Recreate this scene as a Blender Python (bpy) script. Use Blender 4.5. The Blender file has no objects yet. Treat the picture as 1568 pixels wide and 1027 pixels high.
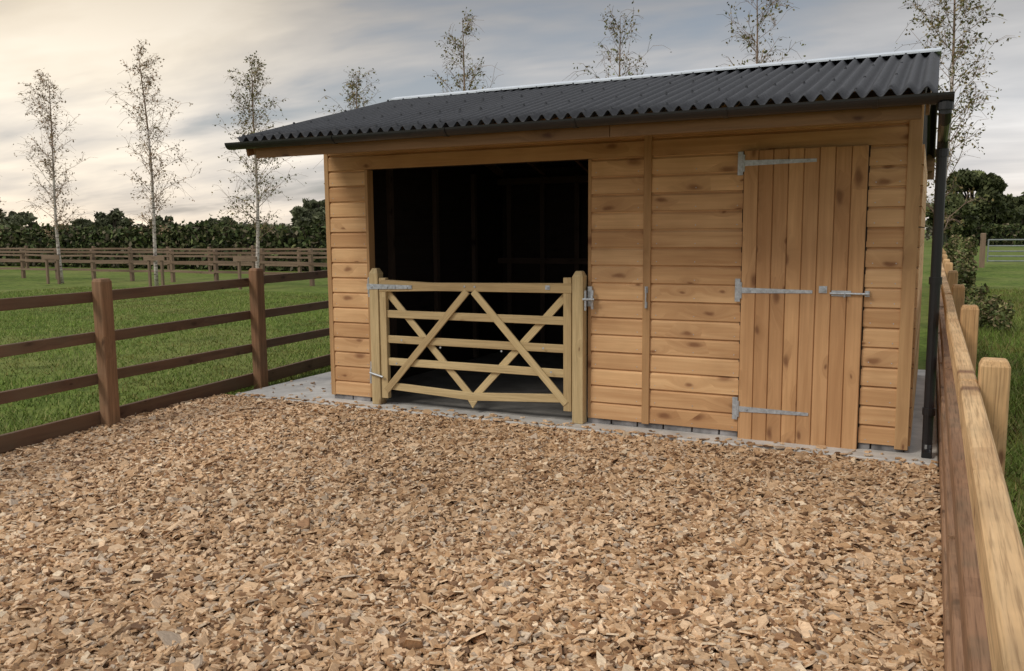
import bpy, math, random
import numpy as np
from mathutils import Vector, Matrix
random.seed(7); rng=np.random.default_rng(11)
scene=bpy.context.scene
scene.view_settings.view_transform='Standard'
try: scene.view_settings.look='None'
except: pass
scene.view_settings.exposure=0
COL=scene.collection

# ------------------------------------------------------------ node helpers
def newmat(name):
    m=bpy.data.materials.new(name); m.use_nodes=True
    nt=m.node_tree; nt.nodes.clear()
    out=nt.nodes.new('ShaderNodeOutputMaterial'); b=nt.nodes.new('ShaderNodeBsdfPrincipled')
    nt.links.new(b.outputs[0],out.inputs[0])
    return m,nt,b
def N(nt,t,**k):
    n=nt.nodes.new(t)
    for a,v in k.items():
        if hasattr(n,a): setattr(n,a,v)
    return n
def L(nt,a,b): nt.links.new(a,b)
def ramp(nt,fac,stops):
    r=N(nt,'ShaderNodeValToRGB'); e=r.color_ramp.elements
    while len(e)<len(stops): e.new(.5)
    for i,(p,c) in enumerate(stops):
        e[i].position=p
        if not isinstance(c,(tuple,list)): c=(c,c,c)
        e[i].color=(*c,1)
    if fac is not None: L(nt,fac,r.inputs[0])
    return r.outputs[0]
def mix(nt,f,a,b,mode='MIX'):
    m=N(nt,'ShaderNodeMix'); m.data_type='RGBA'; m.blend_type=mode
    for s,v in ((0,f),(6,a),(7,b)):
        if isinstance(v,(int,float)): m.inputs[s].default_value=v if s==0 else (v,v,v,1)
        elif isinstance(v,(tuple,list)): m.inputs[s].default_value=(*v,1)
        else: L(nt,v,m.inputs[s])
    return m.outputs[2]
def math_(nt,op,a,b=None,c=None):
    m=N(nt,'ShaderNodeMath'); m.operation=op
    for i,v in enumerate((a,b,c)):
        if v is None: continue
        if isinstance(v,(int,float)): m.inputs[i].default_value=v
        else: L(nt,v,m.inputs[i])
    return m.outputs[0]
def vmath(nt,op,a,b):
    m=N(nt,'ShaderNodeVectorMath'); m.operation=op
    for i,v in enumerate((a,b)):
        if isinstance(v,(tuple,list)): m.inputs[i].default_value=v
        else: L(nt,v,m.inputs[i])
    return m.outputs[0] if op not in('DOT_PRODUCT','LENGTH') else m.outputs[1]
def noise(nt,vec,scale,detail=4,rough=.55,dist=0,out=0):
    n=N(nt,'ShaderNodeTexNoise'); n.inputs['Scale'].default_value=scale; n.inputs['Detail'].default_value=detail
    n.inputs['Roughness'].default_value=rough; n.inputs['Distortion'].default_value=dist
    if vec is not None: L(nt,vec,n.inputs['Vector'])
    return n.outputs[out]
def attr(nt,name,o=0):
    a=N(nt,'ShaderNodeAttribute'); a.attribute_name=name; return a.outputs[o]
def bump(nt,b,h,strength,dist=.01):
    n=N(nt,'ShaderNodeBump'); n.inputs['Strength'].default_value=strength; n.inputs['Distance'].default_value=dist
    L(nt,h,n.inputs['Height']); L(nt,n.outputs[0],b.inputs['Normal'])

def wood(name,c_lo,c_hi,c_knot,knot=.55,rough=.72,weather=0.0,redshift=.5,grain=1.0,kx=3.0,ky=7.0,ksize=1.0,stain=0.0,fine=0.0,hal=.6):
    m,nt,b=newmat(name)
    lc=attr(nt,'lc',1); tint=attr(nt,'tint',2)
    vor=N(nt,'ShaderNodeTexVoronoi'); vor.voronoi_dimensions='2D'; vor.inputs['Scale'].default_value=1
    wob=noise(nt,lc,11,1,.5,0,1)
    v0=vmath(nt,'ADD',lc,vmath(nt,'MULTIPLY',vmath(nt,'SUBTRACT',wob,(.5,.5,.5)),(.05,.03,0)))
    L(nt,vmath(nt,'MULTIPLY',v0,(kx,ky,1)),vor.inputs['Vector'])
    rc=N(nt,'ShaderNodeSeparateColor'); L(nt,vor.outputs['Color'],rc.inputs[0])
    d=math_(nt,'DIVIDE',vor.outputs['Distance'],math_(nt,'MULTIPLY',math_(nt,'ADD',.35,math_(nt,'MULTIPLY',rc.outputs[1],.9)),ksize))
    on=math_(nt,'GREATER_THAN',rc.outputs[0],1-knot)
    halo=math_(nt,'MULTIPLY',ramp(nt,d,[(0,1.0),(.20,.50),(.55,0.0)]),on)
    core=math_(nt,'MULTIPLY',ramp(nt,d,[(.05,1.0),(.14,0.0)]),on)
    sv=vmath(nt,'MULTIPLY',lc,(1.3,30,30))
    cv=N(nt,'ShaderNodeCombineXYZ'); L(nt,math_(nt,'MULTIPLY',halo,3.5),cv.inputs[1])
    sv=vmath(nt,'ADD',sv,cv.outputs[0])
    g=noise(nt,sv,1.0,4,.6,.6)
    g2=noise(nt,vmath(nt,'MULTIPLY',lc,(.9,7,7)),1.0,2,.5,.4)
    gm=math_(nt,'ADD',math_(nt,'MULTIPLY',g,.6),math_(nt,'MULTIPLY',g2,.4))
    col=ramp(nt,gm,[(.5-.17*grain,c_lo),(.5+.16*grain,c_hi)])
    col=mix(nt,math_(nt,'MULTIPLY',halo,hal),col,tuple(a*.62+k*.38 for a,k in zip(c_lo,c_knot)))
    col=mix(nt,math_(nt,'MULTIPLY',core,.72),col,c_knot)
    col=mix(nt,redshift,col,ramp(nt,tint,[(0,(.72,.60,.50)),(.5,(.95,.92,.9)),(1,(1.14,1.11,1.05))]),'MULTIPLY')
    if stain>0:
        tc=N(nt,'ShaderNodeTexCoord'); w=noise(nt,tc.outputs['Object'],1.7,3,.6)
        col=mix(nt,math_(nt,'MULTIPLY',ramp(nt,w,[(.45,0.0),(.68,1.0)]),stain),col,(.34,.185,.085))
    if weather>0:
        w=noise(nt,lc,3.0,4,.65)
        col=mix(nt,math_(nt,'MULTIPLY',ramp(nt,w,[(.45,0.0),(.7,1.0)]),weather),col,(.13,.11,.07))
    if fine>0:
        g3=noise(nt,vmath(nt,'MULTIPLY',lc,(5,170,170)),1.0,3,.6,.2)
        col=mix(nt,fine,col,ramp(nt,g3,[(.33,(.50,.46,.42)),(.5,(1,1,1)),(.7,(1.15,1.14,1.1))]),'MULTIPLY')
        gm=math_(nt,'ADD',gm,math_(nt,'MULTIPLY',g3,.35))
    L(nt,col,b.inputs['Base Color'])
    b.inputs['Roughness'].default_value=rough
    b.inputs['Specular IOR Level'].default_value=.3
    bump(nt,b,math_(nt,'SUBTRACT',gm,math_(nt,'MULTIPLY',core,.3)),.4,.004)
    return m
M_clad=wood('cladding_wood',(.57,.335,.165),(.80,.535,.29),(.20,.085,.04),knot=.36,ksize=1.3,redshift=.6,stain=.28)
M_door=wood('door_wood',(.46,.255,.12),(.66,.405,.21),(.15,.062,.03),knot=.36,ksize=1.3,redshift=.5,stain=.25)
M_trim=wood('trim_wood',(.42,.25,.12),(.60,.39,.20),(.15,.06,.03),knot=.3)
M_fascia=wood('shaded_fascia_wood',(.19,.112,.056),(.32,.195,.10),(.07,.03,.02),knot=.3)  # colour darkened to paint in the shadow under the eave
M_gate=wood('gate_wood',(.46,.35,.185),(.66,.53,.30),(.2,.12,.06),knot=.15,fine=.4)
M_fl=wood('brown_fence_wood',(.19,.105,.058),(.34,.20,.115),(.06,.03,.018),knot=.4,weather=.3,fine=.6)
M_fl2=wood('shaded_rail_wood',(.095,.055,.036),(.175,.105,.065),(.04,.02,.012),knot=.3,weather=.35)  # rails darker than their posts: backlit shade painted into the wood colour
M_fr=wood('new_fence_wood',(.52,.32,.155),(.76,.53,.29),(.16,.07,.035),knot=.45,weather=.3,ksize=1.3,fine=.7)
M_fr2=wood('fence_rail_wood',(.24,.135,.078),(.40,.24,.145),(.08,.04,.02),knot=.4,weather=.5,fine=.8)
M_dist=wood('old_fence_wood',(.16,.11,.08),(.27,.195,.14),(.06,.04,.03),knot=.2)
M_shade=wood('shade_painted_wood',(.020,.015,.013),(.036,.027,.022),(.008,.006,.005),knot=.3,rough=.9)  # near-black colour paints in the shade of the interior
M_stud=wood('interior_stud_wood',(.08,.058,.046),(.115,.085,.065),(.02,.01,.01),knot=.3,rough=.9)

def simple(name,c,rough=.6,metal=0,var=.25,scale=20,bmp=0.0,spec=.5):
    m,nt,b=newmat(name)
    tc=N(nt,'ShaderNodeTexCoord')
    n=noise(nt,tc.outputs['Object'],scale,4,.6)
    L(nt,ramp(nt,n,[(.3,tuple(x*(1-var) for x in c)),(.7,tuple(x*(1+var) for x in c))]),b.inputs['Base Color'])
    b.inputs['Roughness'].default_value=rough; b.inputs['Metallic'].default_value=metal
    b.inputs['Specular IOR Level'].default_value=spec
    if bmp: bump(nt,b,n,bmp,.01)
    return m
M_galv=simple('galvanised_steel',(.50,.54,.58),.5,.55,.25,40)
M_pvc=simple('black_plastic',(.012,.012,.014),.35,0,.2,5)
M_roof=simple('black_corrugated_bitumen',(.030,.033,.040),.58,0,.45,45,.25,.4)
M_flash=simple('ridge_flashing_metal',(.62,.68,.75),.5,.2,.1,8)
M_conc=simple('concrete',(.54,.525,.50),.85,0,.22,5,.2)
M_floor=simple('stable_floor_concrete',(.22,.215,.205),.85,0,.25,5,.1)
M_block=simple('plinth_block',(.22,.215,.22),.85,0,.75,5,.2)
M_steel=simple('dull_gate_steel',(.30,.33,.33),.5,.4,.2,5)

# ------------------------------------------------------------ mesh builder
class MB:
    def __init__(s): s.v=[];s.f=[];s.lc=[];s.t=[];s.n=0
    def add(s,v,f,lc=None,tint=None):
        v=np.asarray(v,float); 
        if lc is None: lc=v+rng.random(3)*30
        if tint is None: tint=random.random()
        s.v.append(v); s.lc.append(np.asarray(lc)); s.t.append(np.full(len(v),tint))
        s.f+= [tuple(i+s.n for i in q) for q in f]; s.n+=len(v)
    def box(s,lo,hi,tint=None):
        lo=np.array(lo,float);hi=np.array(hi,float)
        v=np.array([[ (lo,hi)[i][0],(lo,hi)[j][1],(lo,hi)[k][2]] for i in(0,1) for j in (0,1) for k in (0,1)])
        sz=hi-lo; o=np.argsort(-sz)
        lc=v[:,o]-v[:,o].mean(0)+rng.random(3)*40
        f=[(0,1,3,2),(4,6,7,5),(0,4,5,1),(2,3,7,6),(0,2,6,4),(1,5,7,3)]
        s.add(v,f,lc,tint)
    def beam(s,p0,p1,w,h,tint=None,up=(0,0,1)):
        p0=np.array(p0,float);p1=np.array(p1,float); d=p1-p0; l=np.linalg.norm(d); d/=l
        sd=np.cross(d,up); sd/=np.linalg.norm(sd); u=np.cross(sd,d)
        off=rng.random(3)*40; v=[];lc=[]
        for a in (0,1):
            for b_ in (-.5,.5):
                for c in (-.5,.5):
                    v.append(p0+d*l*a+sd*w*b_+u*h*c); lc.append(off+np.array([l*a,h*c,w*b_]))
        f=[(0,1,3,2),(4,6,7,5),(0,4,5,1),(2,3,7,6),(0,2,6,4),(1,5,7,3)]
        s.add(v,f,lc,tint)
    def tube(s,pts,rad,seg=8,tint=None,cap=True):
        pts=[np.array(p,float) for p in pts]; n=len(pts); V=[]
        if not hasattr(rad,'__len__'): rad=[rad]*n
        for i,p in enumerate(pts):
            d=pts[min(i+1,n-1)]-pts[max(i-1,0)]; d=d/np.linalg.norm(d)
            a=np.array([1,0,0]) if abs(d[0])<.8 else np.array([0,1,0])
            x=np.cross(d,a); x/=np.linalg.norm(x); y=np.cross(d,x)
            for k in range(seg):
                t=2*math.pi*k/seg; V.append(p+rad[i]*(x*math.cos(t)+y*math.sin(t)))
        F=[]
        for i in range(n-1):
            for k in range(seg):
                k2=(k+1)%seg; F.append((i*seg+k,i*seg+k2,(i+1)*seg+k2,(i+1)*seg+k))
        if cap: F.append(tuple(range(seg-1,-1,-1))); F.append(tuple((n-1)*seg+k for k in range(seg)))
        s.add(V,F,None,tint)
    def prism(s,poly,axis,a,b,tint=None):
        n=len(poly); V=[]
        oth=[i for i in range(3) if i!=axis]
        for t in (a,b):
            for p in poly:
                q=[0,0,0]; q[axis]=t; q[oth[0]]=p[0]; q[oth[1]]=p[1]; V.append(q)
        F=[tuple(range(n-1,-1,-1)),tuple(range(n,2*n))]+[(i,(i+1)%n,n+(i+1)%n,n+i) for i in range(n)]
        V=np.array(V,float); sz=V.max(0)-V.min(0); o=np.argsort(-sz)
        lc=V[:,o]+rng.random(3)*40
        s.add(V,F,lc,tint)
    def obj(s,name,mat,parent=None,bevel=0,smooth=False):
        v=np.concatenate(s.v); me=bpy.data.meshes.new(name); me.from_pydata(v.tolist(),[],s.f)
        a=me.attributes.new('lc','FLOAT_VECTOR','POINT'); a.data.foreach_set('vector',np.concatenate(s.lc).astype(np.float32).ravel())
        a=me.attributes.new('tint','FLOAT','POINT'); a.data.foreach_set('value',np.concatenate(s.t).astype(np.float32))
        me.materials.append(mat)
        if smooth: me.polygons.foreach_set('use_smooth',[True]*len(me.polygons))
        o=bpy.data.objects.new(name,me); COL.objects.link(o)
        if parent: o.parent=parent
        if bevel:
            md=o.modifiers.new('b','BEVEL'); md.width=bevel; md.segments=1; md.limit_method='ANGLE'; md.angle_limit=math.radians(40)
        import bmesh
        bm=bmesh.new(); bm.from_mesh(me); bmesh.ops.recalc_face_normals(bm,faces=bm.faces); bm.to_mesh(me); bm.free()
        return o
def empty(name,parent=None):
    o=bpy.data.objects.new(name,None); COL.objects.link(o); o.empty_display_size=.1
    if parent: o.parent=parent
    return o
def rawmesh(name,V,loops,fsize,mats,midx=None,parent=None,col=None,smooth=False):
    me=bpy.data.meshes.new(name); me.vertices.add(len(V)); me.vertices.foreach_set('co',np.asarray(V,np.float32).ravel())
    me.loops.add(len(loops)); me.loops.foreach_set('vertex_index',np.asarray(loops,np.int32))
    st=np.concatenate([[0],np.cumsum(fsize)[:-1]]).astype(np.int32)
    me.polygons.add(len(fsize)); me.polygons.foreach_set('loop_start',st)
    if midx is not None: me.polygons.foreach_set('material_index',np.asarray(midx,np.int32))
    me.update(calc_edges=True)
    for m in mats: me.materials.append(m)
    if col is not None:
        a=me.attributes.new('pc','FLOAT_COLOR','POINT'); a.data.foreach_set('color',np.concatenate([col,np.ones((len(col),1))],1).astype(np.float32).ravel())
    me.polygons.foreach_set('use_smooth',[smooth]*len(fsize))
    o=bpy.data.objects.new(name,me); COL.objects.link(o)
    if parent: o.parent=parent
    return o

# ------------------------------------------------------------ camera (fitted)
f_px,pitch,roll,yaw,cx,D=1306.3,.1206,-.0083,.4558,5.0934,6.4876
fw=np.array([-math.sin(yaw)*math.cos(pitch),math.cos(yaw)*math.cos(pitch),-math.sin(pitch)])
r0=np.array([math.cos(yaw),math.sin(yaw),0]); u0=np.cross(r0,fw)
r2=r0*math.cos(roll)+u0*math.sin(roll); u2=-r0*math.sin(roll)+u0*math.cos(roll)
cd=bpy.data.cameras.new('camera'); cam=bpy.data.objects.new('camera',cd); COL.objects.link(cam)
cam.matrix_world=Matrix(((r2[0],u2[0],-fw[0],cx),(r2[1],u2[1],-fw[1],-D),(r2[2],u2[2],-fw[2],1.6),(0,0,0,1)))
cd.sensor_width=36; cd.lens=36*f_px/1568; cd.clip_start=.02; cd.clip_end=2000
scene.camera=cam

# ------------------------------------------------------------ ground
def grid(name,x0,x1,y0,y1,nx,ny,zf,mat):
    xs=np.linspace(x0,x1,nx+1);ys=np.linspace(y0,y1,ny+1);X,Y=np.meshgrid(xs,ys); Z=zf(X,Y)
    V=np.stack([X.ravel(),Y.ravel(),Z.ravel()],1)
    i,j=np.meshgrid(np.arange(nx),np.arange(ny)); a=(j*(nx+1)+i).ravel()
    loops=np.stack([a,a+1,a+nx+2,a+nx+1],1).ravel()
    return rawmesh(name,V,loops,np.full(len(a),4),[mat],smooth=True)
m,nt,b=newmat('grass_ground'); tc=N(nt,'ShaderNodeTexCoord'); P=tc.outputs['Object']
a1=noise(nt,P,.22,5,.65); a2=noise(nt,P,7,5,.75); a3=noise(nt,P,1.3,4,.65)
c=ramp(nt,a2,[(.32,(.045,.072,.014)),(.5,(.11,.165,.030)),(.68,(.19,.24,.055))])
c=mix(nt,ramp(nt,a1,[(.42,0.0),(.62,.75)]),c,(.19,.205,.065))
c=mix(nt,ramp(nt,a3,[(.50,0.0),(.68,.7)]),c,(.055,.082,.02))
L(nt,c,b.inputs['Base Color']); b.inputs['Roughness'].default_value=.9; b.inputs['Specular IOR Level'].default_value=.1; bump(nt,b,a2,.5,.03)
M_grass=m
grid('grass_field',-900,900,-200,1500,60,60,lambda X,Y:X*0-.025,M_grass)
m,nt,b=newmat('wood_chip_soil'); tc=N(nt,'ShaderNodeTexCoord'); P=tc.outputs['Object']
vo=N(nt,'ShaderNodeTexVoronoi'); vo.inputs['Scale'].default_value=34; L(nt,P,vo.inputs['Vector'])
sc=N(nt,'ShaderNodeSeparateColor'); L(nt,vo.outputs['Color'],sc.inputs[0])
c=ramp(nt,sc.outputs[0],[(0,(.08,.045,.022)),(.5,(.22,.125,.065)),(1,(.42,.27,.15))])
L(nt,c,b.inputs['Base Color']); b.inputs['Roughness'].default_value=.9; bump(nt,b,vo.outputs['Distance'],.8,.02)
def und(X,Y): return (.014*np.sin(X*2.1+.7*np.sin(Y*1.3))*np.sin(Y*1.9+.5)+.009*np.sin(X*5.3+Y*3.1)*np.sin(Y*4.1-X))*np.clip((-.2-Y)/.6,0,1)-.008*np.clip((Y+.8)/.6,0,1)
XL=-1.2; XR=5.24
grid('wood_chip_bed',XL,XR,-12,-.1,120,160,lambda X,Y:und(X,Y)-.004,m)
m,nt,b=newmat('wood_chip'); pc=attr(nt,'pc'); tc=N(nt,'ShaderNodeTexCoord')
g=noise(nt,vmath(nt,'MULTIPLY',tc.outputs['Object'],(1,2.5,1)),60,2,.5)
c=mix(nt,1.0,pc,ramp(nt,g,[(.3,(.80,.78,.76)),(.7,(1.15,1.13,1.1))]),'MULTIPLY')
L(nt,c,b.inputs['Base Color']); b.inputs['Roughness'].default_value=.65; b.inputs['Specular IOR Level'].default_value=.35
M_chip=m
def chips(segs):
    xs=[];ys=[];zs=[];fl=[]
    for (n,x0,x1,y0,y1,zfix) in segs:
        x=rng.uniform(x0,x1,n); y=rng.uniform(y0,y1,n)
        k=np.hypot(x-cx,y+D)>1.9; x=x[k];y=y[k]
        xs.append(x);ys.append(y)
        zs.append(und(x,y)+rng.uniform(0,.032,len(x)) if zfix is None else np.full(len(x),zfix)+rng.uniform(0,.004,len(x)))
        fl.append(np.full(len(x),.36 if zfix is None else .08))
    x=np.concatenate(xs);y=np.concatenate(ys);z=np.concatenate(zs);tl=np.concatenate(fl);n=len(x)
    l=rng.lognormal(math.log(.0182),.36,n); w=l*rng.uniform(.38,.85,n); th=rng.uniform(.0018,.0055,n)
    base=np.array([[-1,-.70],[.15,-1],[1,-.45],[.75,.85],[-.65,.95]])
    P=base[None]*(1+rng.normal(0,.2,(n,5,2))); P[:,:,0]+=P[:,:,1]*rng.normal(0,.25,(n,1)); P[:,:,0]*=l[:,None]; P[:,:,1]*=w[:,None]
    top=np.concatenate([P*.93,np.repeat(th[:,None,None],5,1)],2); bot=np.concatenate([P,np.repeat(-th[:,None,None],5,1)],2)
    top[:,:,2]+=rng.normal(0,.001,(n,5)); V=np.concatenate([top,bot],1)
    ta=rng.normal(0,1,n)*tl; tb=rng.normal(0,1,n)*tl; yw=rng.uniform(0,6.28,n)
    ca,sa=np.cos(ta),np.sin(ta); cb,sb=np.cos(tb),np.sin(tb); cy,sy=np.cos(yw),np.sin(yw)
    X,Y,Z=V[...,0],V[...,1],V[...,2]
    Y,Z=Y*ca[:,None]-Z*sa[:,None],Y*sa[:,None]+Z*ca[:,None]
    X,Z=X*cb[:,None]+Z*sb[:,None],-X*sb[:,None]+Z*cb[:,None]
    X,Y=X*cy[:,None]-Y*sy[:,None],X*sy[:,None]+Y*cy[:,None]
    V=np.stack([X+x[:,None],Y+y[:,None],Z+z[:,None]],2).reshape(-1,3)
    o=np.arange(n)[:,None]*10
    t=o+np.arange(5)[None]
    lp=[t]; 
    for i in range(5):
        j=(i+1)%5; lp.append(o+np.array([[i,5+i,5+j,j]]))
    loops=np.concatenate(lp,1).ravel(); fs=np.tile([5,4,4,4,4,4],n)
    pal=np.array([[.78,.57,.375],[.66,.455,.275],[.52,.33,.18],[.35,.20,.105],[.84,.68,.49],[.18,.10,.052],[.58,.47,.36]])
    ci=rng.choice(7,n,p=[.23,.26,.20,.11,.08,.05,.07])
    big=.5+.5*np.sin(x*1.3+1.7*np.sin(y*.9))*np.sin(y*1.1+x*.4)
    c=pal[ci]*rng.uniform(.78,1.10,(n,1))*(.84+.20*big[:,None])
    return rawmesh('wood_chips',V,loops,fs,[M_chip],col=np.repeat(c,10,0))
chips([(155000,XL+.03,XR-.04,-5.2,-.25,None),(220,-1.0,5.18,-.25,-.20,.040),(50,-.9,5.1,-.22,-.06,.040),(25,-1.0,-.1,-.15,.6,.040)])

def leafmat(name,rough=.7):
    m,nt,b=newmat(name); L(nt,attr(nt,'pc'),b.inputs['Base Color']); b.inputs['Roughness'].default_value=rough
    b.inputs['Specular IOR Level'].default_value=.2
    return m
M_leaf=leafmat('foliage')
def blades(name,x,y,h,wd,pal,lean=.6):
    n=len(x)
    clump=.5+.5*np.sin(x*1.7+2*np.sin(y*1.1))*np.sin(y*2.3+1.3*np.sin(x*.9)); fine=.5+.5*np.sin(x*7+3*np.sin(y*4))*np.sin(y*9+x*2)
    a=rng.uniform(0,6.28,n); hh=h*rng.uniform(.4,1.2,n)*(.5+.7*clump+.4*fine); l=rng.normal(0,lean,(n,2))*hh[:,None]
    dx=np.cos(a)*wd;dy=np.sin(a)*wd
    V=np.empty((n,3,3)); z0=-.028
    V[:,0]=np.stack([x-dx,y-dy,np.full(n,z0)],1);V[:,1]=np.stack([x+dx,y+dy,np.full(n,z0)],1);V[:,2]=np.stack([x+l[:,0],y+l[:,1],z0+hh],1)
    c=np.array(pal)[rng.integers(0,len(pal),n)]*rng.uniform(.65,1.25,(n,1))
    c=c*(.62+.45*clump[:,None]+.15*fine[:,None])
    yel=(clump<.35)[:,None]; c=np.where(yel,c*np.array([1.15,.95,1.0]),c)
    return rawmesh(name,V.reshape(-1,3),np.arange(n*3),np.full(n,3),[M_leaf],col=np.repeat(c,3,0))
gp=[(.155,.24,.04),(.195,.285,.055),(.25,.315,.08),(.12,.18,.032),(.29,.295,.10)]
n=170000; x=-1.25-18*rng.random(n)**1.3; y=rng.uniform(-4.5,12,n)
y2=rng.uniform(-4.5,8,12000); x2=-1.0-.094*(y2+1.68)-.12-np.abs(rng.normal(0,.07,12000))-.06
blades('lawn_grass',np.concatenate([x,x2,x2[:6000]-.03]),np.concatenate([y,y2,y2[:6000]+.1]),.052,.006,gp)
n=60000; x=5.44+3.5*rng.random(n)**1.3; y=-4.5+24*rng.random(n)**1.4
blades('verge_grass',x,y,.10,.006,gp+[(.2,.17,.07)])

slab=MB(); slab.box((-1.02,-.245,-.06),(5.2,4.0,.035)); slab.obj('concrete_slab',M_conc,bevel=.008)

# ------------------------------------------------------------ stable building
B=empty('timber_stable')
LN=5.008; o1,o2,Ho=.47,2.626,2.169; d1,d2=3.836,4.677; zb=.078; e=.1395
cl=MB()
def board(xa,xb,z0,h=e,yb=-.002,t=None):
    j=random.uniform(-.002,.002); t=random.random() if t is None else t
    poly=[(yb,z0+.003),(yb-.024+j,z0+.003),(yb-.0225+j,z0+h-.024),(yb-.012+j,z0+h-.011),(yb-.007,z0+h-.007),(yb-.007,z0+h+.002),(yb,z0+h+.002)]
    cl.prism(poly,0,xa,xb,t)
rows=17
for i in range(rows):
    z=zb+i*e
    if z<Ho-.03:
        board(.045,o1,z); board(o2,3.078,z)
        board(3.134,d1-.006,z); board(d2+.006,LN-.085,z)
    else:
        t=random.uniform(0,.08)  # low tint on top rows: brown stain plus painted overhang shade
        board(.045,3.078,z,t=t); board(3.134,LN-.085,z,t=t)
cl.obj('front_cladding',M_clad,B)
tr=MB(); ZT=2.50
tr.box((0,-.032,zb-.005),(.048,.02,ZT)); tr.box((LN-.088,-.036,zb-.02),(LN,.02,ZT))
tr.box((3.076,-.040,zb-.005),(3.136,-.001,ZT))
tr.box((o1-.018,-.030,zb),(o1+.012,.06,Ho)); tr.box((o2-.012,-.030,zb),(o2+.016,.06,Ho))
tr.obj('corner_trim',M_trim,B,bevel=.003)
bk=MB()
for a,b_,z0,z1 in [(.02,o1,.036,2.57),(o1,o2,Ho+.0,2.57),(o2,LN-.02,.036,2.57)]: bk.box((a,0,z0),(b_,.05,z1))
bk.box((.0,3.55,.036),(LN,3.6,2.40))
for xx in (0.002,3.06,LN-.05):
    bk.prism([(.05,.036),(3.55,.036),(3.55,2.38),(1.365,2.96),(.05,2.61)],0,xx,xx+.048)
bk.obj('inner_walls',M_shade,B)
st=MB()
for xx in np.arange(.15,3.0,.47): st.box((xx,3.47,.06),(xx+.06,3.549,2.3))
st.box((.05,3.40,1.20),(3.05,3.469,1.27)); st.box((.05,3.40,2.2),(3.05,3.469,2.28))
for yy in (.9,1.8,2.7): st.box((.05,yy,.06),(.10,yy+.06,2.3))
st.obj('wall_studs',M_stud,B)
fl=MB(); fl.box((.05,.0,.0355),(3.06,3.55,.045)); fl.obj('stable_floor',M_floor,B)
sd=MB()
for i in range(rows-2):
    z=zb+i*e; sd.box((LN-.001,-.0,z+.003),(LN+.014,3.6,z+e-.006))
sd.obj('side_cladding',M_clad,B)
pl=MB(); x=.02
while x<LN-.05:
    w=random.uniform(.2,.23)
    if not(o1<x+w/2<o2) : pl.box((x,-.012,.034),(min(x+w-.012,LN),-.001,zb+.002))
    x+=w
pl.obj('plinth_blocks',M_block,B,bevel=.003)
dr=MB(); nb=8; w=(d2-d1)/nb
for i in range(nb):
    a=d1+i*w
    dr.prism([(a+.001,-.025),(a+.001,-.048),(a+.006,-.055),(a+w-.006,-.055),(a+w-.001,-.048),(a+w-.001,-.025)],2,.033,2.172+random.uniform(-.002,.002))
dr.obj('door',M_door,B)
df=MB(); df.box((d1-.01,-.024,.033),(d2+.01,.0,2.18)); df.obj('door_gap_shade',M_shade,B)  # dark backing sheet that paints shade into the gap round the door
hg=MB()
def strap(x0,z,Ln,y,h0=.042,h1=.022,plate=True):
    hg.prism([(x0,z-h0/2),(x0,z+h0/2),(x0+Ln,z+h1/2),(x0+Ln,z-h1/2)],1,y-.005,y)
    for t in (.12,.35,.6,.88): hg.tube([(x0+Ln*t,y-.005,z),(x0+Ln*t,y-.011,z)],.007,8)
    if plate:
        hg.box((x0-.05,y+.008,z-.085),(x0-.012,y+.014,z+.085)); hg.tube([(x0-.005,y-.002,z-.06),(x0-.005,y-.002,z+.06)],.009,8)
for z in (2.085,1.157,.262): strap(d1+.005,z,.50,-.0555)
hg.box((4.385,-.062,1.150),(4.44,-.0555,1.20)); hg.tube([(4.412,-.075,1.175),(4.412,-.056,1.175)],.016,12)
hg.tube([(4.46,-.070,1.150),(4.72,-.070,1.150)],.008,8); hg.box((4.47,-.0605,1.130),(4.60,-.0555,1.170)); hg.box((4.69,-.05,1.13),(4.72,-.03,1.17)); hg.tube([(4.56,-.07,1.150),(4.56,-.10,1.125)],.007,8)
hg.box((3.095,-.047,1.12),(3.118,-.041,1.17)); hg.box((3.098,-.052,1.00),(3.116,-.041,1.05)); hg.tube([(3.106,-.055,1.0),(3.106,-.055,1.17)],.006,6)
hg.obj('door_ironmongery',M_galv,B)
nl=MB()
for i in range(rows-2):
    z=zb+i*e+.03
    for x in (.09,.43,2.68,3.03,3.18,3.48,3.79,4.73,4.88): nl.tube([(x,-.020,z),(x,-.0275,z)],.004,6)
nl.obj('nails',M_galv,B)
# roof
ey,ez,ry,rz=-1.02,2.375,1.365,3.000; xl,xR=-.10,5.085
def roofsheet(name,ya,za,yb,zb_,ny):
    wl=.095; nx=int((xR-xl)/wl*12); xs=np.linspace(xl,xR,nx+1)
    V=[]
    for j in range(ny+1):
        t=j/ny
        y=ya+(yb-ya)*t; z=za+(zb_-za)*t
        for x in xs: V.append((x,y+.006*math.sin(x*9)*(1-t),z+.022*math.cos(2*math.pi*(x-xl)/wl)+.004*math.sin(x*3)+.004*math.sin(x*6.6+1)*math.sin(t*3)))
    V=np.array(V); i,j=np.meshgrid(np.arange(nx),np.arange(ny)); a=(j*(nx+1)+i).ravel()
    o=rawmesh(name,V,np.stack([a,a+1,a+nx+2,a+nx+1],1).ravel(),np.full(len(a),4),[M_roof],parent=B,smooth=True)
    md=o.modifiers.new('s','SOLIDIFY'); md.thickness=.005; md.offset=-1
    return o
roofsheet('roof_front_slope',ey,ez,ry,rz,8)
roofsheet('roof_back_slope',3.8,2.36,ry+.004,rz,8)
sc_=MB()
for rowt in (.03,.3,.62,.93):
    y=ey+(ry-ey)*rowt; z=ez+(rz-ez)*rowt+.024
    for k in range(0,54,2):
        x=xl+.095*k; sc_.tube([(x,y,z-.004),(x,y-.002,z+.010)],[.013,.007],6)
sc_.obj('roof_nail_caps',M_roof,B)
rd=MB()
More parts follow.
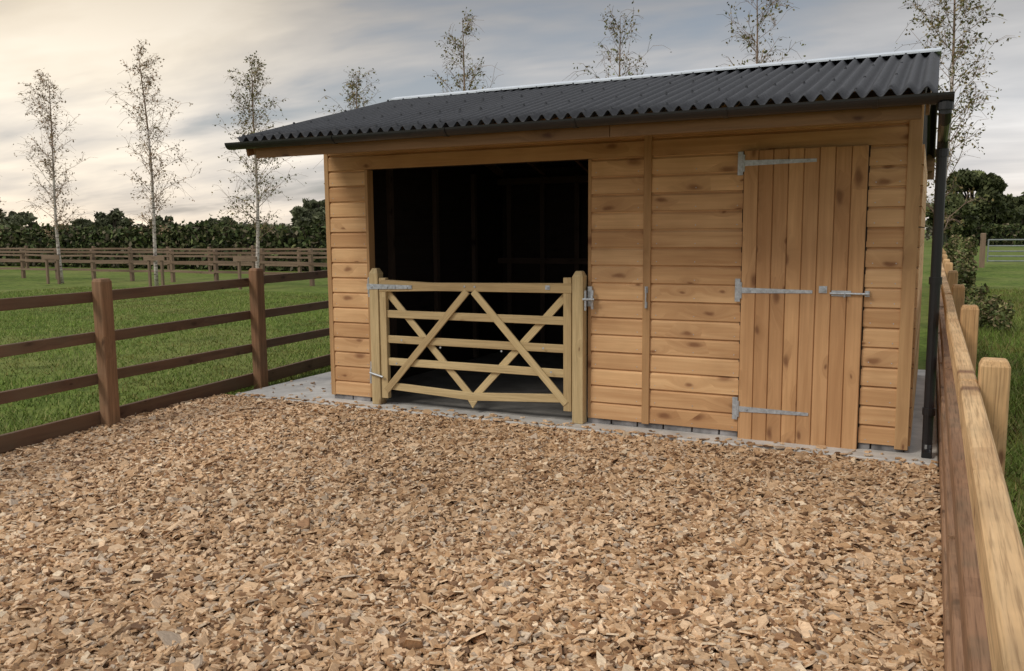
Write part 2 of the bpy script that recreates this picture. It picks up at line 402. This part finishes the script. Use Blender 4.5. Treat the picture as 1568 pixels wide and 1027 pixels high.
for k in range(5):
    xa=xl-.01+k*1.04; xb=xa+1.045; dz=.003*(k%2)
    rd.prism([(ry-.13,rz-.012+dz),(ry-.13,rz+.002+dz),(ry,rz+.040+dz),(ry+.13,rz+.002+dz),(ry+.13,rz-.012+dz),(ry,rz+.032+dz)],0,xa,xb)
rd.obj('ridge_flashing',M_flash,B)
ra=MB()
sl=(rz-ez)/(ry-ey)
for x in list(np.arange(.02,LN-.05,.62))+[LN-.05]:
    ra.beam((x+.022,ey+.05,ez-.085+.05*sl),(x+.022,ry-.03,rz-.085-.03*sl),.045,.085)
    ra.beam((x+.022,3.7,2.30),(x+.022,ry+.03,rz-.085),.045,.085)
for y in (ey+.08,-.5,.08,.6,1.1): ra.box((xl+.02,y,ez+(y-ey)*sl-.035),(xR-.02,y+.05,ez+(y-ey)*sl-.025))
ra.box((xl,3.79,2.12),(xR,3.815,2.40)); ra.box((xl+.02,3.6,2.2),(xR-.02,3.79,2.22))  # unseen back eave filler boards, added to block light into the bay
ra.obj('rafters',M_fascia,B)
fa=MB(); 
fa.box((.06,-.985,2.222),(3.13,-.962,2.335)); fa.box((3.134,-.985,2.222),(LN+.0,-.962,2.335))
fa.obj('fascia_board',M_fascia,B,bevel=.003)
so=MB(); so.beam((LN+.03,ey+.03,ez-.08),(LN+.03,ry,rz-.08),.02,.11); so.beam((-.03,ey+.03,ez-.08),(-.03,ry,rz-.08),.02,.11)
so.obj('barge_board',M_fascia,B)
gu=MB(); gy,gz,gr=-1.052,2.346,.054
ang=np.linspace(math.pi,2*math.pi,13)
outer=[(gy+gr*math.cos(a),gz+gr*math.sin(a)) for a in ang]; inner=[(gy+(gr-.004)*math.cos(a),gz+(gr-.004)*math.sin(a)) for a in ang[::-1]]
prof=outer+inner
n=len(prof); V=[(x,p[0],p[1]) for x in (xl-.06,xR+.085) for p in prof]
gu.add(V,[(i,(i+1)%n,n+(i+1)%n,n+i) for i in range(n)])
for x in (xl-.06,xR+.08): gu.add([(x,p[0],p[1]) for p in outer]+[(x+.005,p[0],p[1]) for p in outer],[tuple(range(13)),tuple(range(25,12,-1))])
for x in (.9,1.9,2.9,3.9,4.75,5.05):
    g2=[(gy+(gr+.005)*math.cos(a),gz+(gr+.005)*math.sin(a)) for a in ang]; g3=[(gy+(gr+.001)*math.cos(a),gz+(gr+.001)*math.sin(a)) for a in ang[::-1]]
    gu.prism(g2+g3,0,x,x+.03)
gu.obj('gutter',M_pvc,B,smooth=False)
dp=MB(); px=5.128
dp.tube([(px,gy,gz-.045),(px,gy,gz-.10),(px,gy+.05,gz-.14),(px,-.10,2.19),(px,-.04,2.12),(px,-.04,.12),(px,-.07,.07),(px,-.12,.05)],.034,14)
for z in (2.1,1.25,.35): dp.tube([(px,-.04,z-.025),(px,-.04,z+.025)],.042,14)
dp.tube([(px,gy,gz-.05),(px,gy,gz-.09)],.043,14)
dp.obj('downpipe',M_pvc,B,smooth=False)

# ------------------------------------------------------------ gate
G=empty('timber_field_gate')
gt=MB(); gx0,gx1=.625,2.50
def gpost(x,w):
    s=w/2; V=[]
    for zz,k in ((.036,1),(1.24,1),(1.285,.55)):
        V+=[(x-s*k,-.055-s*k,zz),(x+s*k,-.055-s*k,zz),(x+s*k,-.055+s*k,zz),(x-s*k,-.055+s*k,zz)]
    V=np.array(V); F=[(0,3,2,1),(8,9,10,11)]+[(a+i,a+(i+1)%4,a+4+(i+1)%4,a+4+i) for a in (0,4) for i in range(4)]
    gt.add(V,F,V[:,[2,0,1]]+rng.random(3)*30)
gpost(.568,.095); gpost(2.553,.095)
gt.obj('gate_posts',M_gate,G,bevel=.004)
gt=MB()
gt.box((gx0,-.095,.10),(gx0+.07,-.045,1.20)); gt.box((gx1-.075,-.095,.13),(gx1-.005,-.045,1.23))
zs=[.875,.645,.44]
for z in zs: gt.box((gx0+.03,-.080,z-.034),(gx1-.04,-.058,z+.034))
gt.prism([(gx0-.0,1.075),(gx0,1.185),(gx0+.55,1.165),(gx1,1.185),(gx1,1.105),(gx0+.6,1.095)],1,-.100,-.040)
mx=(gx0+gx1)/2
gt.prism([(gx0+.02,.185),(gx0+.02,.25),(mx,.215),(gx1-.03,.27),(gx1-.03,.20),(mx,.145)],1,-.080,-.058)
gt.prism([(mx-.05,.150),(mx+.05,.150),(mx+.0,.075)],1,-.078,-.060)
def diag(xa,za,xb,zb_,y): gt.beam((xa,y,za),(xb,y,zb_),.018,.062,up=(0,0,1))
diag(gx0+.05,.17,mx-.03,1.10,-.092); diag(mx+.03,1.10,gx1-.05,.19,-.092)
diag(gx0+.05,1.08,mx-.04,.19,-.048); diag(mx+.02,.19,gx1-.05,1.10,-.048)
gt.obj('gate_rails',M_gate,G,bevel=.003)
hg=MB()
hg.prism([(.50,1.095),(.50,1.145),(.98,1.140),(.98,1.108)],1,-.1075,-.1025)
for t in (.55,.72,.80,.93): hg.tube([(t,-.1075,1.12),(t,-.115,1.12)],.011,8)
hg.box((.47,-.045,1.02),(.50,-.03,1.20)); hg.tube([(.487,-.06,1.05),(.487,-.06,1.19)],.010,8)
hg.tube([(.50,-.06,.33),(.52,-.12,.33),(.66,-.12,.30)],.010,8); hg.box((.47,-.045,.22),(.50,-.03,.42)); hg.tube([(.487,-.06,.22),(.487,-.06,.36)],.012,8)
hg.box((2.62,-.05,1.0),(2.655,-.03,1.16)); hg.tube([(2.60,-.11,1.06),(2.69,-.09,1.06)],.010,8)
hg.tube([(2.665,-.06,.98),(2.665,-.075,1.06),(2.665,-.06,1.13)],.012,8); hg.tube([(2.62,-.10,.97),(2.62,-.10,1.13)],.009,8)
hg.box((2.27,-.106,1.13),(2.31,-.1005,1.165)); hg.tube([(2.29,-.105,1.15),(2.29,-.115,1.15)],.009,8)
for x,z in ((mx-.05,1.14),(mx+.05,1.14),(.86,.645),(2.25,.645),(mx-.3,.6),(mx+.3,.6),(.80,.43),(2.32,.45)):
    hg.tube([(x,-.100,z),(x,-.106,z)],.009,8)
hg.obj('gate_ironmongery',M_galv,G)

# ------------------------------------------------------------ left fence
def fencepost(mb,x,y,w,z1,lean=0):
    s=w/2; V=[]; lx,ly=random.uniform(-lean,lean),random.uniform(-lean,lean)
    for zz,k in ((-.1,1),(z1-.025,1),(z1,.8)):
        V+=[(x-s*k+lx*zz,y-s*k+ly*zz,zz),(x+s*k+lx*zz,y-s*k+ly*zz,zz),(x+s*k+lx*zz,y+s*k+ly*zz,zz),(x-s*k+lx*zz,y+s*k+ly*zz,zz)]
    V=np.array(V); F=[(0,3,2,1),(8,9,10,11)]+[(a+i,a+(i+1)%4,a+4+(i+1)%4,a+4+i) for a in (0,4) for i in range(4)]
    mb.add(V,F,V[:,[2,0,1]]+rng.random(3)*30)
FL=empty('post_and_rail_fence')
pp=[(-.80,-3.75),(-1.01,-1.68),(-1.20,.32),(-1.38,2.2),(-1.56,4.1),(-1.74,6.0),(-1.92,7.9)]
a=MB(); 
for x,y in pp: fencepost(a,x,y,.112,1.25,.004)
a.obj('posts',M_fl,FL,bevel=.006)
a=MB()
for (x0,y0),(x1,y1) in zip([(-.6,-5.8)]+pp[:-1],pp):
    for z,h in ((1.11,.088),(.765,.088),(.42,.088),(.085,.13)):
        a.beam((x0-.079,y0,z+random.uniform(-.012,.012)),(x1-.079,y1-.003,z+random.uniform(-.012,.012)),.04,h)
a.obj('rails',M_fl2,FL,bevel=.004)

# ------------------------------------------------------------ right fence
FR=empty('post_and_rail_fence')
a=MB(); b1=MB()
ys=[-7.7,-5.3,-2.9,-.5,1.9,4.3,6.7,9.1,11.5,13.9,16.3,18.7,21.1]
for i,y in enumerate(ys): fencepost(a,5.322,y,.10,1.12+random.uniform(-.02,.02),.004)
a.obj('posts',M_fr,FR,bevel=.006)
t=MB()
for y0,y1 in zip(ys[:-1],ys[1:]):
    j=random.uniform(-.004,.004)
    t.beam((5.238+j,y0+.003,.986),(5.238-j,y1-.004,.986+j),.062,.102,tint=random.uniform(.4,1))
    for z in (.67,.37): b1.beam((5.230,y0+.002,z+random.uniform(-.01,.01)),(5.230,y1-.003,z+random.uniform(-.01,.01)),.056,.10)
    b1.box((5.205,y0+.002,-.02),(5.250,y1-.002,.13))
t.obj('top_rail',M_fr,FR,bevel=.007); b1.obj('lower_rails',M_fr2,FR,bevel=.005)

def prfence(name,p0,p1,sp,h,nr):
    E=empty(name); a=MB(); p0=np.array(p0,float);p1=np.array(p1,float); n=int(np.linalg.norm(p1-p0)/sp); 
    for i in range(n+1):
        q=p0+(p1-p0)*i/n; fencepost(a,q[0],q[1],.11,h+random.uniform(-.04,.04),.02)
    for r in range(nr):
        z=h-.12-r*(h-.15)/nr
        for i in range(n):
            q=p0+(p1-p0)*i/n; q2=p0+(p1-p0)*(i+1)/n
            a.beam((q[0],q[1]-.07,z+random.uniform(-.025,.025)),(q2[0],q2[1]-.07,z+random.uniform(-.025,.025)),.04,.08)
    a.obj('posts_and_rails',M_dist,E); return E
prfence('paddock_fence',(-45,15.3),(4,14.6),2.0,1.12,3)
prfence('paddock_fence',(-60,21.5),(2,20.5),2.4,1.1,3)

# ------------------------------------------------------------ foliage
def leafcloud(n,centers,radii,size,pal):
    centers=np.array(centers,float);radii=np.array(radii,float)
    k=rng.integers(0,len(centers),n); u=rng.normal(size=(n,3)); u/=np.linalg.norm(u,axis=1)[:,None]
    rr=rng.random(n)**(.45); P=centers[k]+u*rr[:,None]*radii[k]
    s=size*rng.uniform(.5,1.4,n)
    a=rng.normal(size=(n,3)); a/=np.linalg.norm(a,axis=1)[:,None]; b_=np.cross(a,rng.normal(size=(n,3))); b_/=np.linalg.norm(b_,axis=1)[:,None]
    A=a*s[:,None]; Bv=b_*s[:,None]*.6
    V=np.stack([P-A,P-Bv*.9+A*.1,P+A,P+Bv+A*.1],1)
    c=np.array(pal)[rng.integers(0,len(pal),n)]*rng.uniform(.65,1.3,(n,1))
    tone=rng.uniform(.7,1.25,len(centers)); c=c*tone[k][:,None]
    return V.reshape(-1,3),np.repeat(c,4,0)
def leafobj(name,V,c,parent=None):
    n=len(V)//4
    return rawmesh(name,V,np.arange(n*4),np.full(n,4),[M_leaf],parent=parent,col=c)
m,nt,b=newmat('birch_bark'); tc=N(nt,'ShaderNodeTexCoord')
nn=noise(nt,vmath(nt,'MULTIPLY',tc.outputs['Object'],(6,6,22)),1,4,.6)
L(nt,ramp(nt,nn,[(.36,(.12,.09,.08)),(.5,(.56,.50,.46)),(.8,(.70,.64,.60))]),b.inputs['Base Color']); b.inputs['Roughness'].default_value=.8
M_bark=m
M_twig=simple('birch_twig',(.24,.165,.12),.8,0,.3,10)
M_branch=simple('tree_bark',(.06,.045,.035),.9,0,.3,5)
def birch(x,y,H,seed,leafn,warm):
    R=np.random.default_rng(seed); E=empty('birch_tree'); 
    lean=R.normal(0,.02,2); pts=[]
    rad=[]
    for i in range(13):
        t=i/12; pts.append((x+lean[0]*H*t+.06*math.sin(t*5+seed),y+lean[1]*H*t+.06*math.cos(t*4+seed*2),-.03+H*t)); rad.append(.055*(1-t)**.8+.005)
    a=MB(); a.tube(pts[:9],rad[:9],8); a.obj('trunk',M_bark,E,smooth=True)
    tw=MB(); tw.tube(pts[8:],rad[8:],5); P=np.array(pts); tips=[]
    nbr=int(R.integers(48,64))
    wide=1.25 if not warm else 1.1
    for i in range(nbr):
        t=.22+.76*(i/nbr)**.95+R.uniform(-.015,.015); z=H*min(t,.99); k=min(int(t*12),11); f=t*12-k; base=P[k]*(1-f)+P[k+1]*f
        az=R.uniform(0,6.28); prof=math.sin(min(1,max(0,(t-.12)/.42))*math.pi*.5)*(1.03-t)**.65
        ln=min(wide*H*.21*prof*R.uniform(.45,1.35)+.2,1.45); up=R.uniform(.7,1.5)
        d=np.array([math.cos(az),math.sin(az),up]); d/=np.linalg.norm(d)
        q=[base]; 
        for s in range(4):
            d=d+np.array([R.normal(0,.15),R.normal(0,.15),-.03]); d/=np.linalg.norm(d); q.append(q[-1]+d*ln/4)
        r=.009*(1-t)+.005; tw.tube(q,[r,r*.8,r*.65,r*.5,r*.35],3,cap=False)
        for s in range(10):
            f=R.uniform(.15,1); kk=min(int(f*4),3); st=q[kk]*(1-(f*4-kk))+q[kk+1]*(f*4-kk)
            dd=d*.8+R.normal(0,.55,3); dd/=np.linalg.norm(dd); l2=ln*R.uniform(.2,.5)+.08; mid=st+dd*l2*.5; en=mid+(dd+np.array([0,0,-.6]))*l2*.45
            tw.tube([st,mid,en],[.0042,.0036,.0026],3,cap=False); tips+= [mid,en,st]
        tips+=q[1:]
    tw.obj('branches',M_twig,E)
    tips=np.array(tips); wsel=tips[R.integers(0,len(tips),leafn)]
    if warm: pal=[(.38,.26,.17),(.32,.24,.15),(.26,.21,.12),(.44,.30,.21)]
    else: pal=[(.16,.17,.06),(.13,.135,.05),(.26,.21,.09),(.21,.165,.08)]
    V,c=leafcloud(leafn,wsel+R.normal(0,.06,(leafn,3)),np.full((leafn,3),.05),.032,pal)
    leafobj('leaves',V,c,E)
bx=[(-25.7,5.4,2400,1),(-21.7,7.0,2600,1),(-16.8,7.3,2600,1),(-13.05,6.6,3400,0),(-9.1,5.9,2200,0),(-5.4,6.9,1900,0),(-1.6,6.6,1500,0),(1.6,6.9,1500,0),(5.25,7.3,4200,0)]
for i,(x,h,n,w) in enumerate(bx): birch(x,13+.15*math.sin(i*2.3),h,i+3,n,w)
for x in (-25.7,-21.7,-16.8,-13.05,-9.1):
    a=MB()
    for s in (-.28,.28): fencepost(a,x+s,12.75,.07,.95)
    a.beam((x-.45,12.7,.88),(x+.45,12.7,.88),.03,.14,tint=1)
    a.obj('tree_stake',M_dist)

hp=[(.085,.115,.038),(.11,.14,.048),(.06,.085,.03),(.13,.14,.055),(.14,.12,.075)]
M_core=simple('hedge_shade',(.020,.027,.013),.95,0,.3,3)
def hedge(name,x0,y0,x1,y1,h,w,n,size=.13,seed=0):
    L_=math.hypot(x1-x0,y1-y0); t=rng.random(n); px_=-(y1-y0)/L_; py_=(x1-x0)/L_
    top=h*(1+.05*np.sin(t*L_*.55+seed)+.035*np.sin(t*L_*1.7)+.03*np.sin(t*L_*4.1))
    a=rng.uniform(0,math.pi,n)
    off=np.cos(a)*w/2*(1+rng.normal(0,.1,n)); z=np.minimum(1,np.sin(a)*1.5)*top*rng.random(n)**.35*(1+rng.normal(0,.02,n))
    P=np.stack([x0+(x1-x0)*t+px_*off,y0+(y1-y0)*t+py_*off,z],1)
    V,c=leafcloud(n,P,np.full((n,3),.1),size,hp); 
    tt=np.repeat(t,4)*L_
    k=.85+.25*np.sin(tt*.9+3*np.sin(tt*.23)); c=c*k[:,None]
    E=empty(name); leafobj('leaves',V,c,E)
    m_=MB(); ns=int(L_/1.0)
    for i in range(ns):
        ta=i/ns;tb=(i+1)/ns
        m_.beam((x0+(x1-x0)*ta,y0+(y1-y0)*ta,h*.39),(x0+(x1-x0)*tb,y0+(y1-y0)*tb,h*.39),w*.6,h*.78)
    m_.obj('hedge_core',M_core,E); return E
hedge('field_hedge',-75,25.5,-4,23.5,1.98,2.0,75000)
hedge('field_hedge',-5,24,3.5,45,2.1,1.8,12000,seed=4)

def tree(name,x,y,H,W,n,seed,size,pal=None,trunk=True):
    R=np.random.default_rng(seed); E=empty(name)
    a=MB()
    a.tube([(x,y,-.05),(x+.1,y,H*.25),(x,y+.1,H*.5),(x,y,H*.8)],[W*.045,W*.035,W*.025,W*.008],8)
    cs=[];rs=[]
    for i in range(30):
        az=R.uniform(0,6.28); ph=R.uniform(-.8,1); rr=R.random()**.5
        c=np.array([x+math.cos(az)*W*.42*rr*math.cos(ph),y+math.sin(az)*W*.42*rr*math.cos(ph),H*.52+H*.33*math.sin(ph)])
        cs.append(c); r=W*R.uniform(.07,.18); rs.append((r,r,r*.7))
        if i%2==0: a.tube([(x,y,H*.3),tuple((np.array([x,y,H*.45])+c)/2),tuple(c)],[W*.02,W*.012,W*.005],5)
    a.obj('trunk',M_branch,E)
    V,c=leafcloud(n,cs,rs,size,pal or hp); leafobj('crown',V,c,E); return E
def dirpos(px,dist):
    r=(px-784)/1306.3; return cx+dist*(r*math.cos(yaw)-math.sin(yaw)), -D+dist*(r*math.sin(yaw)+math.cos(yaw))
for k,(px_,d_,H_,W_,n_,nm_) in enumerate([(1482,90,8.6,8.4,13000,'oak_tree'),(1450,80,5.2,5,5000,'field_tree'),(1518,92,4.8,6,4500,'field_tree'),(1562,95,6.0,7,6500,'field_tree'),(1610,100,7,9,6500,'field_tree')]):
    X,Y=dirpos(px_,d_); tree(nm_,X,Y,H_,W_,n_,k+1,.24,pal=[(.09,.11,.042),(.115,.13,.055),(.07,.085,.036)])
X,Y=dirpos(1440,80); X2,Y2=dirpos(1640,85); hedge('field_hedge',X,Y,X2,Y2,1.9,2.0,7000,.2)
cs=[];rs=[]
R=np.random.default_rng(5)
for i in range(260):
    t=R.random(); X=-190+t*200; Y=108+R.uniform(-6,10)
    hgt=1.8+1.1*max(0,math.sin(t*31)+.3*math.sin(t*77))+R.uniform(0,.7)
    for zz in (hgt*.4,hgt*.8): cs.append((X,Y,zz)); rs.append((R.uniform(1.5,3.4),1.6,hgt*.33))
V,c=leafcloud(60000,cs,rs,.34,[(.16,.17,.12),(.19,.185,.14),(.14,.145,.11),(.21,.19,.145)])  # leaf colours paled to paint in distance haze
leafobj('distant_trees',V,c)
for k,(px_,d_,H_,W_) in enumerate([(180,95,5.0,5),(40,100,5.2,4.5),(5,90,4.9,6),(255,100,4.4,3),(345,105,4.3,5),(478,70,4.4,4),(492,75,5.4,3.5),(130,110,4.2,5)]):
    X,Y=dirpos(px_,d_); tree('field_tree',X,Y,H_,W_,3200,20+k,.26,pal=[(.13,.145,.08),(.15,.16,.095),(.11,.12,.07)])
for k,(x,y,w,h) in enumerate([(5.95,9.2,.6,.75),(5.55,11.5,.45,.8),(5.7,15,.55,1.0),(5.75,19,.6,1.2),(5.85,24,.75,1.45),(5.95,30,.9,1.6)]):
    R=np.random.default_rng(60+k); cs=[(x+R.normal(0,w*.24),y+R.normal(0,w*.9),h*R.uniform(.15,.74)) for _ in range(16)]; rs=[(w*.2,w*.3,h*.2)]*16
    V,c=leafcloud(2600,cs,rs,.035+.006*k,[(.14,.17,.06),(.18,.18,.07),(.10,.13,.045),(.20,.16,.09)])
    leafobj('bramble_bush',V,c)
E=empty('metal_field_gate'); a=MB()
for z in (.25,.45,.65,.87,1.12): a.tube([(7.2,34,z),(10.6,34.4,z)],.028,6)
for x in (7.2,8.9,10.6): a.tube([(x,34+(x-7.2)*.118,.2),(x,34+(x-7.2)*.118,1.15)],.03,6)
a.obj('bars',M_steel,E)
a=MB(); fencepost(a,7.0,34,.2,1.4); fencepost(a,10.85,34.4,.2,1.4); a.obj('posts',M_dist,E)
prfence('paddock_fence',(11,34.5),(30,36),2.4,1.1,3)

# ------------------------------------------------------------ world
w=bpy.data.worlds.new('World'); scene.world=w; w.use_nodes=True; nt=w.node_tree; nt.nodes.clear()
out=N(nt,'ShaderNodeOutputWorld'); bg=N(nt,'ShaderNodeBackground'); L(nt,bg.outputs[0],out.inputs[0])
SUN_EL=math.radians(43)
sdir=np.array([-.58,-.81,0]); sdir/=np.linalg.norm(sdir); sdir=np.array([*(sdir[:2]*math.cos(SUN_EL)),math.sin(SUN_EL)])
sky=N(nt,'ShaderNodeTexSky'); sky.sky_type='NISHITA'; sky.sun_disc=False; sky.sun_elevation=SUN_EL; sky.sun_rotation=math.atan2(sdir[0],sdir[1])
sky.air_density=1.2; sky.dust_density=2.5
tc=N(nt,'ShaderNodeTexCoord'); dr_=tc.outputs['Generated']
sx=N(nt,'ShaderNodeSeparateXYZ'); L(nt,dr_,sx.inputs[0]); zc=math_(nt,'MAXIMUM',sx.outputs[2],0.0)
dv=math_(nt,'ADD',zc,.14)
cv=N(nt,'ShaderNodeCombineXYZ'); L(nt,math_(nt,'DIVIDE',sx.outputs[0],dv),cv.inputs[0]); L(nt,math_(nt,'DIVIDE',sx.outputs[1],dv),cv.inputs[1])
rot=N(nt,'ShaderNodeMapping'); rot.inputs['Rotation'].default_value=(0,0,-yaw+.05); rot.inputs['Scale'].default_value=(.46,1.0,1); rot.inputs['Location'].default_value=(1.3,4.6,0); L(nt,cv.outputs[0],rot.inputs[0])
n1=noise(nt,rot.outputs[0],.85,5,.5,.25); n2=noise(nt,rot.outputs[0],2.2,5,.55,.3)
nm=math_(nt,'ADD',math_(nt,'MULTIPLY',n1,.68),math_(nt,'MULTIPLY',n2,.32))
base=ramp(nt,zc,[(0,(.82,.73,.65)),(.05,(.74,.71,.69)),(.12,(.71,.71,.72)),(.18,(.58,.58,.59)),(.25,(.42,.42,.43)),(.6,(.74,.74,.76))])
tone=ramp(nt,nm,[(.38,(.62,.64,.68)),(.46,(.86,.87,.88)),(.54,(1.07,1.06,1.04)),(.62,(1.32,1.30,1.26))])
cl_=mix(nt,1.0,base,tone,'MULTIPLY')
gd=np.array([-math.sin(yaw+.50),math.cos(yaw+.50),.15]); gd/=np.linalg.norm(gd)
dt=vmath(nt,'DOT_PRODUCT',dr_,tuple(gd)); dt=math_(nt,'MAXIMUM',dt,0.0)
gl=math_(nt,'POWER',dt,16.0)
glc=mix(nt,1.0,ramp(nt,nm,[(.38,(.08,.045,.0)),(.56,(.31,.205,.05))]),gl,'MULTIPLY')
cl_=mix(nt,1.0,cl_,glc,'ADD')
skys=mix(nt,1.0,sky.outputs[0],.12,'MULTIPLY')
gap=ramp(nt,nm,[(.38,.35),(.46,.0)])
fin=mix(nt,gap,cl_,skys)
L(nt,fin,bg.inputs[0]); bg.inputs[1].default_value=1.0
sl_=bpy.data.lights.new('sun','SUN'); sl_.energy=1.6; sl_.angle=math.radians(18); sl_.color=(1,.92,.80)
so_=bpy.data.objects.new('sun',sl_); COL.objects.link(so_)
so_.rotation_euler=Vector(-sdir).to_track_quat('-Z','Y').to_euler()
print('OK')
